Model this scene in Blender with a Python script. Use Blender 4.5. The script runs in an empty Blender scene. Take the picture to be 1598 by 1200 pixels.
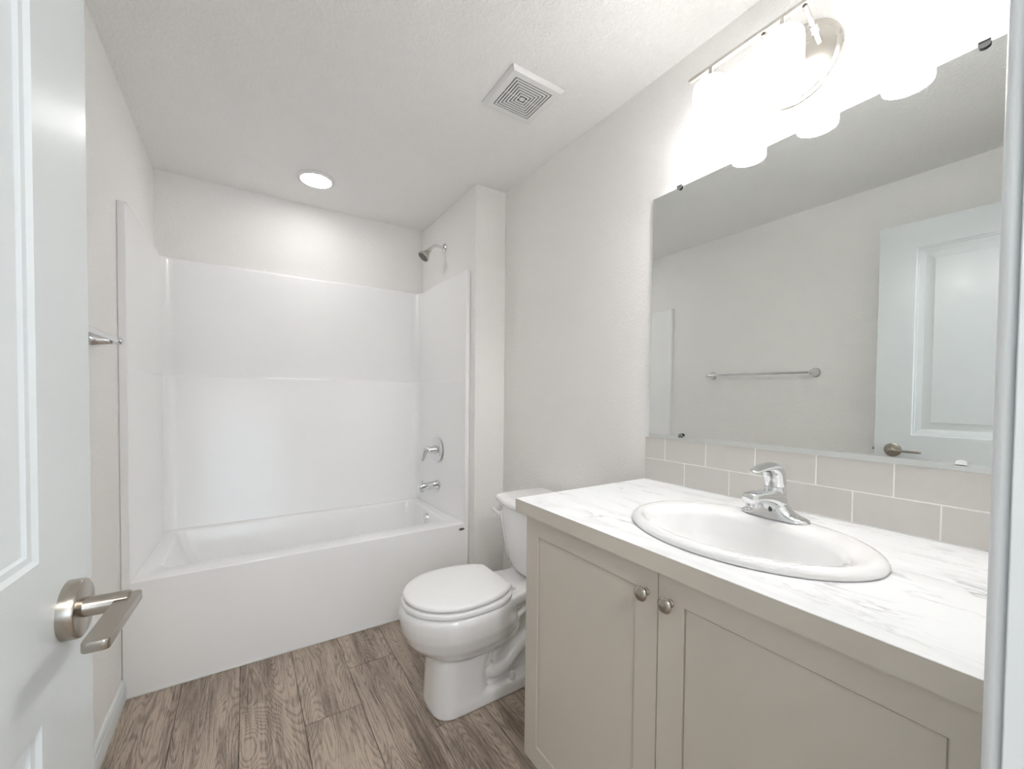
import bpy, bmesh, math, random
from mathutils import Vector, Matrix
random.seed(7)
S = bpy.context.scene
COL = S.collection
PI = math.pi

# ------------------------------------------------------------------ camera
FPX = 641.1
YAW, PITCH, ROLL = 0.5783, -0.0231, 0.010
fw = Vector((math.sin(YAW)*math.cos(PITCH), math.cos(YAW)*math.cos(PITCH), math.sin(PITCH)))
rt0 = Vector((math.cos(YAW), -math.sin(YAW), 0)); up0 = rt0.cross(fw)
rt = rt0*math.cos(ROLL) + up0*math.sin(ROLL)
up = -rt0*math.sin(ROLL) + up0*math.cos(ROLL)
cd = bpy.data.cameras.new('camera'); cam = bpy.data.objects.new('camera', cd); COL.objects.link(cam)
cam.matrix_world = Matrix(((rt.x, up.x, -fw.x, 0.4099), (rt.y, up.y, -fw.y, 0.0), (rt.z, up.z, -fw.z, 1.229), (0, 0, 0, 1)))
cd.sensor_width = 36; cd.lens = FPX/1598*36; cd.shift_y = 31.2/1598; cd.clip_start = 0.01
S.camera = cam

# ------------------------------------------------------------------ world, light, exposure
W = bpy.data.worlds.new('world'); S.world = W; W.use_nodes = True
W.node_tree.nodes['Background'].inputs[0].default_value = (0.62, 0.76, 1.0, 1)
W.node_tree.nodes['Background'].inputs[1].default_value = 1.0
S.view_settings.view_transform = 'Standard'; S.view_settings.look = 'None'
S.cycles.max_bounces = 16; S.cycles.diffuse_bounces = 10
S.view_settings.exposure = 0.86; S.view_settings.gamma = 1.0
SHADE_E = 12.5      # vanity shades
DISC_E = 22.5      # ceiling disc over the tub
HALL_W = 4.5      # added area light for hall daylight, at a made-up window (W)
la = bpy.data.lights.new('hall_daylight', 'AREA'); la.shape = 'RECTANGLE'; la.size = 0.95; la.size_y = 1.15
la.energy = HALL_W; la.color = (0.80, 0.92, 1.0)
lo = bpy.data.objects.new('hall_daylight', la); COL.objects.link(lo)
lo.location = (0.55, -1.96, 1.45); lo.rotation_euler = (PI/2, 0, 0)   # shines towards +y
lh = bpy.data.lights.new('hall_fill', 'AREA'); lh.shape = 'DISK'; lh.size = 0.3; lh.energy = 14; lh.color = (1, 0.985, 0.965)
lho = bpy.data.objects.new('hall_fill', lh); COL.objects.link(lho); lho.location = (0.5, -0.95, 2.37)  # added fill light under the hall ceiling, with no fixture

# ------------------------------------------------------------------ dimensions
H = 2.44; XR = 1.734; XA = 1.532; YB = 2.967; YP = 2.115; YT = 2.182
RIM = 0.465; ZF = 1.965; ZS = 1.319; YE = 0.055; ZC = 0.907

# ------------------------------------------------------------------ materials
def nm(name):
    m = bpy.data.materials.new(name); m.use_nodes = True
    nt = m.node_tree; b = nt.nodes['Principled BSDF']
    return m, nt, b
def N(nt, t, **kw):
    n = nt.nodes.new(t)
    for k, v in kw.items():
        if k.startswith('i_'):
            k2 = k[2:]
            n.inputs[int(k2) if k2.isdigit() else k2.replace('_', ' ')].default_value = v
        else: setattr(n, k, v)
    return n
def plain(name, col, rough=0.5, metal=0.0, coat=0.0, spec=0.5, bump=None, vary=0.0):
    m, nt, b = nm(name)
    b.inputs['Base Color'].default_value = (*col, 1); b.inputs['Roughness'].default_value = rough
    b.inputs['Metallic'].default_value = metal; b.inputs['Coat Weight'].default_value = coat
    b.inputs['Coat Roughness'].default_value = 0.06
    b.inputs['Specular IOR Level'].default_value = spec
    tc = N(nt, 'ShaderNodeTexCoord')
    if vary:
        n = N(nt, 'ShaderNodeTexNoise', i_Scale=9.0, i_Detail=3.0); nt.links.new(tc.outputs['Object'], n.inputs['Vector'])
        mr = N(nt, 'ShaderNodeMapRange'); nt.links.new(n.outputs[0], mr.inputs[0])
        mr.inputs[3].default_value = rough*(1-vary); mr.inputs[4].default_value = rough*(1+vary)
        nt.links.new(mr.outputs[0], b.inputs['Roughness'])
    if bump:
        sc, st, dist = bump
        n = N(nt, 'ShaderNodeTexNoise', i_Scale=sc, i_Detail=2.5, i_Roughness=0.5)
        nt.links.new(tc.outputs['Object'], n.inputs['Vector'])
        bp = N(nt, 'ShaderNodeBump', i_Strength=st, i_Distance=dist); nt.links.new(n.outputs[0], bp.inputs['Height'])
        nt.links.new(bp.outputs[0], b.inputs['Normal'])
    return m
def knockdown(name, col, sc, st):
    m, nt, b = nm(name)
    b.inputs['Base Color'].default_value = (*col, 1); b.inputs['Roughness'].default_value = 0.75
    b.inputs['Specular IOR Level'].default_value = 0.3
    tc = N(nt, 'ShaderNodeTexCoord'); n = N(nt, 'ShaderNodeTexNoise', i_Scale=sc, i_Detail=3.0, i_Roughness=0.55)
    n.inputs['Distortion'].default_value = 0.6
    nt.links.new(tc.outputs['Object'], n.inputs['Vector'])
    r = N(nt, 'ShaderNodeValToRGB'); r.color_ramp.elements[0].position = .46; r.color_ramp.elements[1].position = .58
    nt.links.new(n.outputs[0], r.inputs[0])
    bp = N(nt, 'ShaderNodeBump', i_Strength=st, i_Distance=0.0014); nt.links.new(r.outputs[0], bp.inputs['Height'])
    nt.links.new(bp.outputs[0], b.inputs['Normal'])
    return m
M = {}
M['wall'] = knockdown('wall_paint', (0.865, 0.855, 0.84), 95, 0.5)
M['ceiling'] = knockdown('ceiling_paint', (0.875, 0.87, 0.86), 75, 0.85)
M['trim'] = plain('trim_paint', (0.75, 0.785, 0.80), 0.35, coat=0.2, vary=0.2)
M['door'] = plain('door_paint', (0.64, 0.675, 0.685), 0.32, coat=0.15, bump=(60, .04, .001), vary=0.25)
M['fiber'] = plain('surround_fiberglass', (0.90, 0.90, 0.90), 0.28, coat=0.32, bump=(5, .03, .01))
M['porcelain'] = plain('porcelain', (0.87, 0.87, 0.87), 0.08, coat=0.9)
M['seat'] = plain('seat_plastic', (0.84, 0.84, 0.84), 0.25, coat=0.2)
M['chrome'] = plain('chrome', (0.78, 0.79, 0.80), 0.06, metal=1)
M['nickel'] = plain('brushed_nickel', (0.46, 0.42, 0.37), 0.24, metal=1, vary=0.35)
M['nickel_light'] = plain('satin_nickel', (0.60, 0.575, 0.535), 0.28, metal=1, vary=0.2)
M['cabinet'] = plain('cabinet_paint', (0.59, 0.548, 0.487), 0.42, coat=0.1, bump=(160, .05, .0006))
M['cabinet_dark'] = plain('cabinet_gap', (0.10, 0.09, 0.075), 0.7)
M['dark'] = plain('vent_dark', (0.05, 0.05, 0.05), 0.8)
M['plastic'] = plain('white_plastic', (0.76, 0.76, 0.755), 0.4)
M['clip'] = plain('clip_chrome', (0.35, 0.36, 0.36), 0.2, metal=1)
M['clear'] = plain('clip_plastic', (0.85, 0.87, 0.87), 0.2)
M['grout'] = plain('grout', (0.84, 0.83, 0.81), 0.8)
M['tile'] = plain('grey_tile', (0.60, 0.575, 0.55), 0.13, coat=0.5, bump=(22, .04, .002))
M['mirror'] = plain('mirror_silver', (0.83, 0.85, 0.84), 0.0, metal=1)
M['glass_edge'] = plain('mirror_edge', (0.62, 0.68, 0.65), 0.15, coat=.5)
M['alu'] = plain('satin_aluminium', (0.66, 0.68, 0.67), 0.38, metal=.6)
M['badge'] = plain('badge_dark', (0.06, 0.06, 0.065), 0.3)
M['badge_text'] = plain('badge_silver', (0.45, 0.46, 0.47), 0.3, metal=1)
M['nozzle'] = plain('nozzle_grey', (0.16, 0.15, 0.14), 0.45)
M['caulk'] = plain('caulk', (0.70, 0.69, 0.67), 0.5)
M['hall'] = plain('hall_paint', (0.78, 0.78, 0.77), 0.7, bump=(95, .2, .001))

def emis(name, col, e, facing=True):
    m, nt, b = nm(name)
    b.inputs['Base Color'].default_value = (0.85, 0.85, 0.85, 1); b.inputs['Roughness'].default_value = 0.25
    b.inputs['Emission Color'].default_value = (*col, 1); b.inputs['Emission Strength'].default_value = e
    return m
M['shade'] = emis('opal_glass_lit', (1.0, 0.992, 0.98), SHADE_E)
def shade_gradient(m):   # the bulb hangs low inside the opal glass: the neck glows less than the mouth
    nt = m.node_tree; b = nt.nodes['Principled BSDF']; tc = N(nt, 'ShaderNodeTexCoord'); sx = N(nt, 'ShaderNodeSeparateXYZ')
    nt.links.new(tc.outputs['Generated'], sx.inputs[0]); mr = N(nt, 'ShaderNodeMapRange'); nt.links.new(sx.outputs[2], mr.inputs[0])
    mr.inputs[1].default_value = .85; mr.inputs[2].default_value = .15; mr.inputs[3].default_value = 1.1; mr.inputs[4].default_value = SHADE_E
    nt.links.new(mr.outputs[0], b.inputs['Emission Strength'])
shade_gradient(M['shade'])
M['bulb'] = emis('lamp_bulb_lit', (1.0, 0.992, 0.98), SHADE_E*7.0)
M['lens'] = emis('led_lens_lit', (1.0, 0.985, 0.965), DISC_E)

def wood():
    m, nt, b = nm('wood_plank_floor'); L = nt.links.new
    at = N(nt, 'ShaderNodeAttribute', attribute_name='plank'); tc = N(nt, 'ShaderNodeTexCoord')
    sc = N(nt, 'ShaderNodeVectorMath', operation='MULTIPLY'); sc.inputs[1].default_value = (17, 17, 17); L(at.outputs['Vector'], sc.inputs[0])
    ad = N(nt, 'ShaderNodeVectorMath', operation='ADD'); L(tc.outputs['Object'], ad.inputs[0]); L(sc.outputs[0], ad.inputs[1])
    # fine warp
    w = N(nt, 'ShaderNodeTexNoise', i_Scale=9.0, i_Detail=3.0); L(ad.outputs[0], w.inputs['Vector'])
    ws = N(nt, 'ShaderNodeVectorMath', operation='SCALE'); L(w.outputs['Color'], ws.inputs[0]); ws.inputs['Scale'].default_value = 0.011
    wa = N(nt, 'ShaderNodeVectorMath', operation='ADD'); L(ad.outputs[0], wa.inputs[0]); L(ws.outputs[0], wa.inputs[1])
    # contour field stretched along the plank
    mp = N(nt, 'ShaderNodeMapping'); mp.inputs['Scale'].default_value = (7.5, 1.05, 1); L(wa.outputs[0], mp.inputs[0])
    f = N(nt, 'ShaderNodeTexNoise', i_Scale=1.0, i_Detail=1.6, i_Roughness=0.45); L(mp.outputs[0], f.inputs['Vector'])
    # knots
    mpk = N(nt, 'ShaderNodeMapping'); mpk.inputs['Scale'].default_value = (3.3, 1.25, 1); L(wa.outputs[0], mpk.inputs[0])
    v = N(nt, 'ShaderNodeTexVoronoi', i_Scale=1.0); L(mpk.outputs[0], v.inputs['Vector'])
    kr = N(nt, 'ShaderNodeMapRange'); L(v.outputs['Distance'], kr.inputs[0]); kr.inputs[1].default_value = 0.015; kr.inputs[2].default_value = 0.075
    kr.inputs[3].default_value = 1; kr.inputs[4].default_value = 0; kr.interpolation_type = 'SMOOTHSTEP'
    kb = N(nt, 'ShaderNodeMapRange'); L(v.outputs['Distance'], kb.inputs[0]); kb.inputs[1].default_value = 0; kb.inputs[2].default_value = 0.42; kb.inputs[3].default_value = .30; kb.inputs[4].default_value = 0; kb.interpolation_type = 'SMOOTHERSTEP'
    fa_ = N(nt, 'ShaderNodeMath', operation='ADD')
    L(f.outputs[0], fa_.inputs[0]); L(kb.outputs[0], fa_.inputs[1])
    mu = N(nt, 'ShaderNodeMath', operation='MULTIPLY'); L(fa_.outputs[0], mu.inputs[0]); mu.inputs[1].default_value = 270.0
    sn = N(nt, 'ShaderNodeMath', operation='SINE'); L(mu.outputs[0], sn.inputs[0])
    mr = N(nt, 'ShaderNodeMapRange'); L(sn.outputs[0], mr.inputs[0]); mr.inputs[1].default_value = -1; mr.inputs[2].default_value = .1
    # streak
    mp2 = N(nt, 'ShaderNodeMapping'); mp2.inputs['Scale'].default_value = (190, 6, 1); L(wa.outputs[0], mp2.inputs[0])
    g = N(nt, 'ShaderNodeTexNoise', i_Scale=1.0, i_Detail=4.0, i_Roughness=0.7); L(mp2.outputs[0], g.inputs['Vector'])
    # broad tone
    mp3 = N(nt, 'ShaderNodeMapping'); mp3.inputs['Scale'].default_value = (13, 1.7, 1); L(wa.outputs[0], mp3.inputs[0])
    h = N(nt, 'ShaderNodeTexNoise', i_Scale=1.0, i_Detail=2.5); L(mp3.outputs[0], h.inputs['Vector'])
    # pores: short dark dashes
    mp4 = N(nt, 'ShaderNodeMapping'); mp4.inputs['Scale'].default_value = (420, 34, 1); L(ad.outputs[0], mp4.inputs[0])
    q = N(nt, 'ShaderNodeTexNoise', i_Scale=1.0, i_Detail=1.0); L(mp4.outputs[0], q.inputs['Vector'])
    qr = N(nt, 'ShaderNodeMapRange'); L(q.outputs[0], qr.inputs[0]); qr.inputs[1].default_value = .58; qr.inputs[2].default_value = .70
    def ma(a, k, c):
        n = N(nt, 'ShaderNodeMath', operation='MULTIPLY_ADD'); L(a, n.inputs[0]); n.inputs[1].default_value = k
        if isinstance(c, float): n.inputs[2].default_value = c
        else: L(c, n.inputs[2])
        return n.outputs[0]
    am = N(nt, 'ShaderNodeMath', operation='MULTIPLY'); L(mr.outputs[0], am.inputs[0])
    hr = N(nt, 'ShaderNodeMapRange'); L(h.outputs[0], hr.inputs[0]); hr.inputs[1].default_value = .38; hr.inputs[2].default_value = .62; hr.inputs[3].default_value = .45; hr.inputs[4].default_value = 1
    L(hr.outputs[0], am.inputs[1])
    t = ma(am.outputs[0], 0.20, -0.29)
    t = ma(g.outputs[0], 1.05, t)
    t = ma(h.outputs[0], 0.74, t)
    t = ma(qr.outputs[0], -0.16, t)
    t = ma(kr.outputs[0], -0.55, t)
    sx = N(nt, 'ShaderNodeSeparateXYZ'); L(at.outputs['Vector'], sx.inputs[0])
    t = ma(sx.outputs[2], 0.08, t)
    r = N(nt, 'ShaderNodeValToRGB'); e = r.color_ramp.elements
    e[0].position = 0.16; e[0].color = (0.050, 0.035, 0.025, 1); e[1].position = 0.88; e[1].color = (0.47, 0.385, 0.315, 1)
    for p, c in ((.38, (0.135, 0.102, 0.078, 1)), (.56, (0.22, 0.172, 0.137, 1)), (.70, (0.325, 0.262, 0.213, 1))):
        x = e.new(p); x.color = c
    L(t, r.inputs[0]); L(r.outputs[0], b.inputs['Base Color'])
    b.inputs['Roughness'].default_value = 0.42; b.inputs['Specular IOR Level'].default_value = 0.4
    bp = N(nt, 'ShaderNodeBump', i_Strength=0.25, i_Distance=0.0006); L(t, bp.inputs['Height']); L(bp.outputs[0], b.inputs['Normal'])
    return m
M['wood'] = wood()
def marble():
    m, nt, b = nm('white_marble_laminate'); L = nt.links.new
    tc = N(nt, 'ShaderNodeTexCoord')
    mp = N(nt, 'ShaderNodeMapping'); mp.inputs['Rotation'].default_value = (0, 0, math.radians(-16)); mp.inputs['Scale'].default_value = (7.5, 1.9, 1)
    L(tc.outputs['Object'], mp.inputs[0])
    def vein(scale, off, w, dist):
        ad = N(nt, 'ShaderNodeVectorMath', operation='ADD'); ad.inputs[1].default_value = (off, off*1.7, off); L(mp.outputs[0], ad.inputs[0])
        n = N(nt, 'ShaderNodeTexNoise', i_Scale=scale, i_Detail=5.0, i_Roughness=0.55); n.inputs['Distortion'].default_value = dist; L(ad.outputs[0], n.inputs['Vector'])
        s = N(nt, 'ShaderNodeMath', operation='SUBTRACT'); L(n.outputs[0], s.inputs[0]); s.inputs[1].default_value = .5
        a = N(nt, 'ShaderNodeMath', operation='ABSOLUTE'); L(s.outputs[0], a.inputs[0])
        r = N(nt, 'ShaderNodeMapRange'); L(a.outputs[0], r.inputs[0]); r.inputs[1].default_value = 0; r.inputs[2].default_value = w
        r.inputs[3].default_value = 1; r.inputs[4].default_value = 0; r.interpolation_type = 'SMOOTHSTEP'
        k = N(nt, 'ShaderNodeTexNoise', i_Scale=scale*1.1, i_Detail=2.0); L(mp.outputs[0], k.inputs['Vector'])
        kr = N(nt, 'ShaderNodeMapRange'); L(k.outputs[0], kr.inputs[0]); kr.inputs[1].default_value = .46; kr.inputs[2].default_value = .66
        p = N(nt, 'ShaderNodeMath', operation='MULTIPLY'); L(r.outputs[0], p.inputs[0]); L(kr.outputs[0], p.inputs[1])
        return p.outputs[0]
    v1 = vein(1.3, 0.0, .016, .35); v2 = vein(2.6, 5.3, .02, .5); v3 = vein(1.0, 9.1, .09, .3)
    def ma(a, k, c):
        n = N(nt, 'ShaderNodeMath', operation='MULTIPLY_ADD'); L(a, n.inputs[0]); n.inputs[1].default_value = k
        if isinstance(c, float): n.inputs[2].default_value = c
        else: L(c, n.inputs[2])
        return n.outputs[0]
    t = ma(v1, .80, 0.0); t = ma(v2, .38, t); t = ma(v3, .22, t)
    mx = N(nt, 'ShaderNodeMix', data_type='RGBA'); L(t, mx.inputs[0])
    mx.inputs[6].default_value = (0.80, 0.808, 0.815, 1); mx.inputs[7].default_value = (0.36, 0.355, 0.36, 1)
    L(mx.outputs[2], b.inputs['Base Color']); b.inputs['Roughness'].default_value = 0.3
    return m
M['marble'] = marble()

# ------------------------------------------------------------------ mesh helpers
def obj(name, bm, mats, parent=None, angle=35, bevel=0.0, seg=2, label=None):
    bmesh.ops.recalc_face_normals(bm, faces=bm.faces)
    for f in bm.faces: f.smooth = True
    for e in bm.edges:
        if len(e.link_faces) == 2:
            if e.calc_face_angle(0) > math.radians(angle): e.smooth = False
    me = bpy.data.meshes.new(name); bm.to_mesh(me); bm.free()
    for m in (mats if isinstance(mats, list) else [mats]): me.materials.append(m)
    o = bpy.data.objects.new(name, me); COL.objects.link(o)
    if bevel:
        md = o.modifiers.new('bevel', 'BEVEL'); md.width = bevel; md.segments = seg; md.limit_method = 'ANGLE'
        md.angle_limit = math.radians(40); md.harden_normals = False
    if parent: o.parent = parent
    if label: o['label'] = label
    return o
def fin(o, loc):
    """shift geometry so the origin sits at loc (world), keeping everything in place"""
    return o
def box(bm, lo, hi, mat=0):
    x0, y0, z0 = lo; x1, y1, z1 = hi
    v = [bm.verts.new(p) for p in ((x0,y0,z0),(x1,y0,z0),(x1,y1,z0),(x0,y1,z0),(x0,y0,z1),(x1,y0,z1),(x1,y1,z1),(x0,y1,z1))]
    fs = [bm.faces.new([v[i] for i in q]) for q in ((0,3,2,1),(4,5,6,7),(0,1,5,4),(1,2,6,5),(2,3,7,6),(3,0,4,7))]
    for f in fs: f.material_index = mat
    return v
def loft(bm, rings, close=True, cap0=True, cap1=True, mat=0):
    vs = [[bm.verts.new(p) for p in r] for r in rings]
    n = len(vs[0])
    for a, b_ in zip(vs, vs[1:]):
        for i in range(n if close else n-1):
            j = (i+1) % n
            f = bm.faces.new((a[i], a[j], b_[j], b_[i])); f.material_index = mat
    if close and cap0: bm.faces.new(list(reversed(vs[0]))).material_index = mat
    if close and cap1: bm.faces.new(vs[-1]).material_index = mat
    return vs
def frame_of(d):
    d = Vector(d).normalized(); a = Vector((0, 0, 1)) if abs(d.z) < .9 else Vector((1, 0, 0))
    u = d.cross(a).normalized(); return d, u, u.cross(d).normalized()
def lathe(bm, origin, axis, prof, n=32, cap0=True, cap1=True, mat=0, sx=1.0, sy=1.0):
    """prof: (distance along axis, radius)"""
    d, u, v = frame_of(axis); o = Vector(origin)
    rings = [[o + d*t + u*(r*sx*math.cos(2*PI*i/n)) + v*(r*sy*math.sin(2*PI*i/n)) for i in range(n)] for t, r in prof]
    return loft(bm, rings, True, cap0, cap1, mat)
def tube(bm, pts, radii, n=16, flat=1.0, upv=None, mat=0, sub=1):
    P = [Vector(p) for p in pts]
    if sub > 1: P, radii = spline(P, radii, sub)
    rings = []
    for i, p in enumerate(P):
        t = (P[min(i+1, len(P)-1)] - P[max(i-1, 0)]).normalized()
        a = Vector(upv) if upv else (Vector((0, 0, 1)) if abs(t.z) < .9 else Vector((0, 1, 0)))
        u = t.cross(a).normalized(); w = u.cross(t).normalized()
        r = radii[i]; ru, rw = (r if isinstance(r, (tuple, list)) else (r, r*flat))
        rings.append([p + u*(ru*math.cos(2*PI*k/n)) + w*(rw*math.sin(2*PI*k/n)) for k in range(n)])
    return loft(bm, rings, mat=mat)
def spline(P, R_, sub):
    out, ro = [], []
    n = len(P)
    tup = isinstance(R_[0], (tuple, list))
    for i in range(n-1):
        p0, p1, p2, p3 = P[max(i-1, 0)], P[i], P[i+1], P[min(i+2, n-1)]
        for k in range(sub):
            t = k/sub
            out.append(0.5*((2*p1) + (p2-p0)*t + (2*p0-5*p1+4*p2-p3)*t*t + (3*p1-p0-3*p2+p3)*t**3))
            ro.append(tuple(a*(1-t)+b_*t for a, b_ in zip(R_[i], R_[i+1])) if tup else R_[i]*(1-t)+R_[i+1]*t)
    out.append(P[-1]); ro.append(R_[-1])
    return out, ro
def rrect(x0, y0, x1, y1, r, z, n=8):
    pts = []
    for cx, cy, a0 in ((x1-r, y1-r, 0), (x0+r, y1-r, PI/2), (x0+r, y0+r, PI), (x1-r, y0+r, 1.5*PI)):
        for k in range(n+1):
            a = a0 + PI/2*k/n; pts.append(Vector((cx + r*math.cos(a), cy + r*math.sin(a), z)))
    return pts
def empty(name, loc, label=None, cat=None, group=None):
    o = bpy.data.objects.new(name, None); COL.objects.link(o); o.location = loc; o.empty_display_size = .05
    if label: o['label'] = label
    if cat: o['category'] = cat
    if group: o['group'] = group
    return o
def adopt(root):
    """children were built in world coordinates: keep them there under their thing's origin"""
    inv = Matrix.Translation(-root.location)
    for c in root.children: c.data.transform(inv); shift(c, inv)
def shift(o, inv):
    for c in o.children: c.data.transform(inv); shift(c, inv)
def tag(o, label, cat): o['label'] = label; o['category'] = cat; return o
def struct(name, bm, m, **kw):
    o = obj(name, bm, m, **kw); o['kind'] = 'structure'; return o
def simple(name, lo, hi, m, **kw):
    bm = bmesh.new(); box(bm, lo, hi); return struct(name, bm, m, **kw)

# ------------------------------------------------------------------ room shell
T = 0.12
simple('wall_left', (-T, YE-T, 0), (0, YB+T, H), M['wall'])
simple('wall_back', (0, YB, 0), (XR+T, YB+T, H), M['wall'])
simple('wall_right', (XR, YE-T, 0), (XR+T, YB, H), M['wall'])
simple('wall_alcove', (XA, YP, 0), (XR, YB, H), M['wall'], bevel=0.004)
JL, JR, DH = 0.182, 0.932, 2.125       # door opening
bm = bmesh.new()
box(bm, (0, YE-T, 0), (JL-.02, YE, H)); box(bm, (JR+.02, YE-T, 0), (XR, YE, H)); box(bm, (JL-.02, YE-T, DH+.02), (JR+.02, YE, H))
struct('wall_entrance', bm, M['wall'])
# jamb lining and casings
bm = bmesh.new()
box(bm, (JL-.0195, YE-T-.001, .001), (JL, YE+.001, DH)); box(bm, (JR, YE-T-.001, .001), (JR+.0195, YE+.001, DH)); box(bm, (JL-.0195, YE-T-.001, DH), (JR+.0195, YE+.001, DH+.0195))
struct('trim_1', bm, M['trim'], bevel=.001)
def casing(name, y0, y1):
    bm = bmesh.new(); w = .058
    for (a, b_) in (((JL-w, .001), (JL-.004, DH+w)), ((JR+.004, .001), (JR+w, DH+w)), ((JL-.004, DH+.004), (JR+.004, DH+w))):
        box(bm, (a[0], y0, a[1]), (b_[0], y1, b_[1]))
    return struct(name, bm, M['trim'], bevel=.006, seg=3)
casing('trim_2', YE+.001, YE+.0132); casing('trim_3', YE-T-.0145, YE-T-.001)

# ceiling over bath and hall
simple('ceiling', (-T, YE-T, H), (XR+T, YB+T, H+.08), M['ceiling'])
# floor : plank by plank, one mesh
bm = bmesh.new(); lay = bm.faces.layers.float_vector.new('plank')
pw = .2025; x0p = -.0145
joints = {0: [1.2], 1: [1.15], 2: [1.25], 3: [1.659], 4: [1.905, .62], 5: [1.392, 2.6], 6: [.95], 7: [1.8], 8: [.4]}
GAP = .0011
for i in range(-1, 9):
    xa = max(x0p + i*pw, -T); xb = min(x0p + (i+1)*pw, XR+T)
    js = set()
    for j in joints.get(i, [.9]):
        k = j
        while k > -2.1: k -= 1.24
        while k < 3.2:
            js.add(round(k, 4)); k += 1.24
        break
    js = sorted(js)
    ys = [-2.1] + [j for j in js if -2.0 < j < 3.0] + [YB+T]
    for a, b_ in zip(ys, ys[1:]):
        n0 = len(bm.faces)
        box(bm, (xa+GAP, a+GAP, -.012), (xb-GAP, b_-GAP, 0)); bm.faces.ensure_lookup_table()
        rv = Vector((random.random(), random.random(), random.random()))
        for f in bm.faces[n0:]: f[lay] = rv
n0 = len(bm.faces); box(bm, (-T, -2.1, -.05), (XR+T, YB+T, -.004), mat=1)
fl = struct('floor', bm, [M['wood'], M['cabinet_dark']])

# baseboards (profiled)
def baseboard(name, a, b_, nrm, h=.083):
    prof = [(0, 0), (.013, 0), (.013, h*.55), (.0115, h*.60), (.0115, h*.68), (.009, h*.74), (.009, h*.86), (.005, h*.97), (0, h)]
    bm = bmesh.new(); A = Vector((*a, 0)); B = Vector((*b_, 0)); n_ = Vector((*nrm, 0))
    loft(bm, [[P + n_*d + Vector((0, 0, z+.0005)) for d, z in prof] for P in (A, B)])
    return struct(name, bm, M['trim'], angle=20)
baseboard('baseboard_left', (0, YE+.02), (0, YT-.001), (1, 0))
baseboard('baseboard_right', (XR, 1.032), (XR, YP-.014), (-1, 0))
baseboard('baseboard_alcove', (XA+.001, YP), (XR, YP), (0, -1))

# hall behind the camera
bm = bmesh.new()
hy0, hy1, hx0, hx1 = -1.9, YE-T, -T, XR+T
box(bm, (hx0-.1, hy0-.1, 0), (hx0, hy1, H)); box(bm, (hx1, hy0-.1, 0), (hx1+.1, hy1, H))
wx0, wx1, wz0, wz1 = .05, 1.05, .85, 2.05
box(bm, (hx0, hy0-.1, 0), (wx0, hy0, H)); box(bm, (wx1, hy0-.1, 0), (hx1, hy0, H))
box(bm, (wx0, hy0-.1, 0), (wx1, hy0, wz0)); box(bm, (wx0, hy0-.1, wz1), (wx1, hy0, H))
struct('wall_hall', bm, M['hall'])
simple('ceiling_hall', (hx0-.1, hy0-.1, H), (hx1+.1, hy1, H+.08), M['ceiling'])
bm = bmesh.new()
for lo_, hi_ in (((wx0, wz0), (wx0+.04, wz1)), ((wx1-.04, wz0), (wx1, wz1)), ((wx0, wz0), (wx1, wz0+.04)), ((wx0, wz1-.04), (wx1, wz1)), ((wx0, 1.43), (wx1, 1.47))):
    box(bm, (lo_[0], hy0-.05, lo_[1]), (hi_[0], hy0-.01, hi_[1]))
struct('added_window_1', bm, M['trim'])  # unseen window, added to give the hall daylight a source

# ------------------------------------------------------------------ door leaf, swung into the room
hp = Vector((0.195, 0.062, 0)); ep = Vector((0.236, 0.772, 0))
dd = (ep-hp); DW = dd.length; dd.normalize(); dn = Vector((dd.y, -dd.x, 0))   # dn points to the room (+x)
DZ0, DZ1, DT = .012, 2.115, .035
dm = Matrix(((dd.x, dn.x, 0, hp.x), (dd.y, dn.y, 0, hp.y), (0, 0, 1, 0), (0, 0, 0, 1)))   # local: x along leaf, y out of face, z up
door = None
bm = bmesh.new()
def panelled(bm, face_y, sgn):
    """front skin with two recessed raised panels"""
    st = .133; px0, px1 = st, DW-.140
    pans = [(.24, .872), (1.046, 1.985)]
    xs = [0, px0, px1, DW]; zs = [DZ0, pans[0][0], pans[0][1], pans[1][0], pans[1][1], DZ1]
    grid = [[bm.verts.new((x, face_y, z)) for x in xs] for z in zs]
    for j in range(5):
        for i in range(3):
            if i == 1 and j in (1, 3): continue
            bm.faces.new((grid[j][i], grid[j][i+1], grid[j+1][i+1], grid[j+1][i]))
    for j in (1, 3):
        base = [grid[j][1], grid[j][2], grid[j+1][2], grid[j+1][1]]
        z0, z1 = zs[j], zs[j+1]; prev = base
        for ins, dep in ((.004, .004), (.010, .005), (.012, .0085), (.021, .010), (.034, .0135), (.036, .0135), (.066, .0075), (.068, .0065)):
            cur = [bm.verts.new((x, face_y - sgn*dep, z)) for x, z in ((px0+ins, z0+ins), (px1-ins, z0+ins), (px1-ins, z1-ins), (px0+ins, z1-ins))]
            for k in range(4): bm.faces.new((prev[k], prev[(k+1) % 4], cur[(k+1) % 4], cur[k]))
            prev = cur
        bm.faces.new(prev)
    return grid
g1 = panelled(bm, 0, 1); g2 = panelled(bm, -DT, -1)
def rim_of(g): return g[0] + [r[-1] for r in g[1:]] + list(reversed(g[-1][:-1])) + [r[0] for r in reversed(g[1:-1])]
a, b_ = rim_of(g1), rim_of(g2)
for k in range(len(a)): bm.faces.new((a[k], a[(k+1) % len(a)], b_[(k+1) % len(b_)], b_[k]))
door = obj('door_1', bm, M['door'], angle=12); door.matrix_world = dm; door['kind'] = 'structure'
HX, HZ = DW-.075, .966
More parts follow.
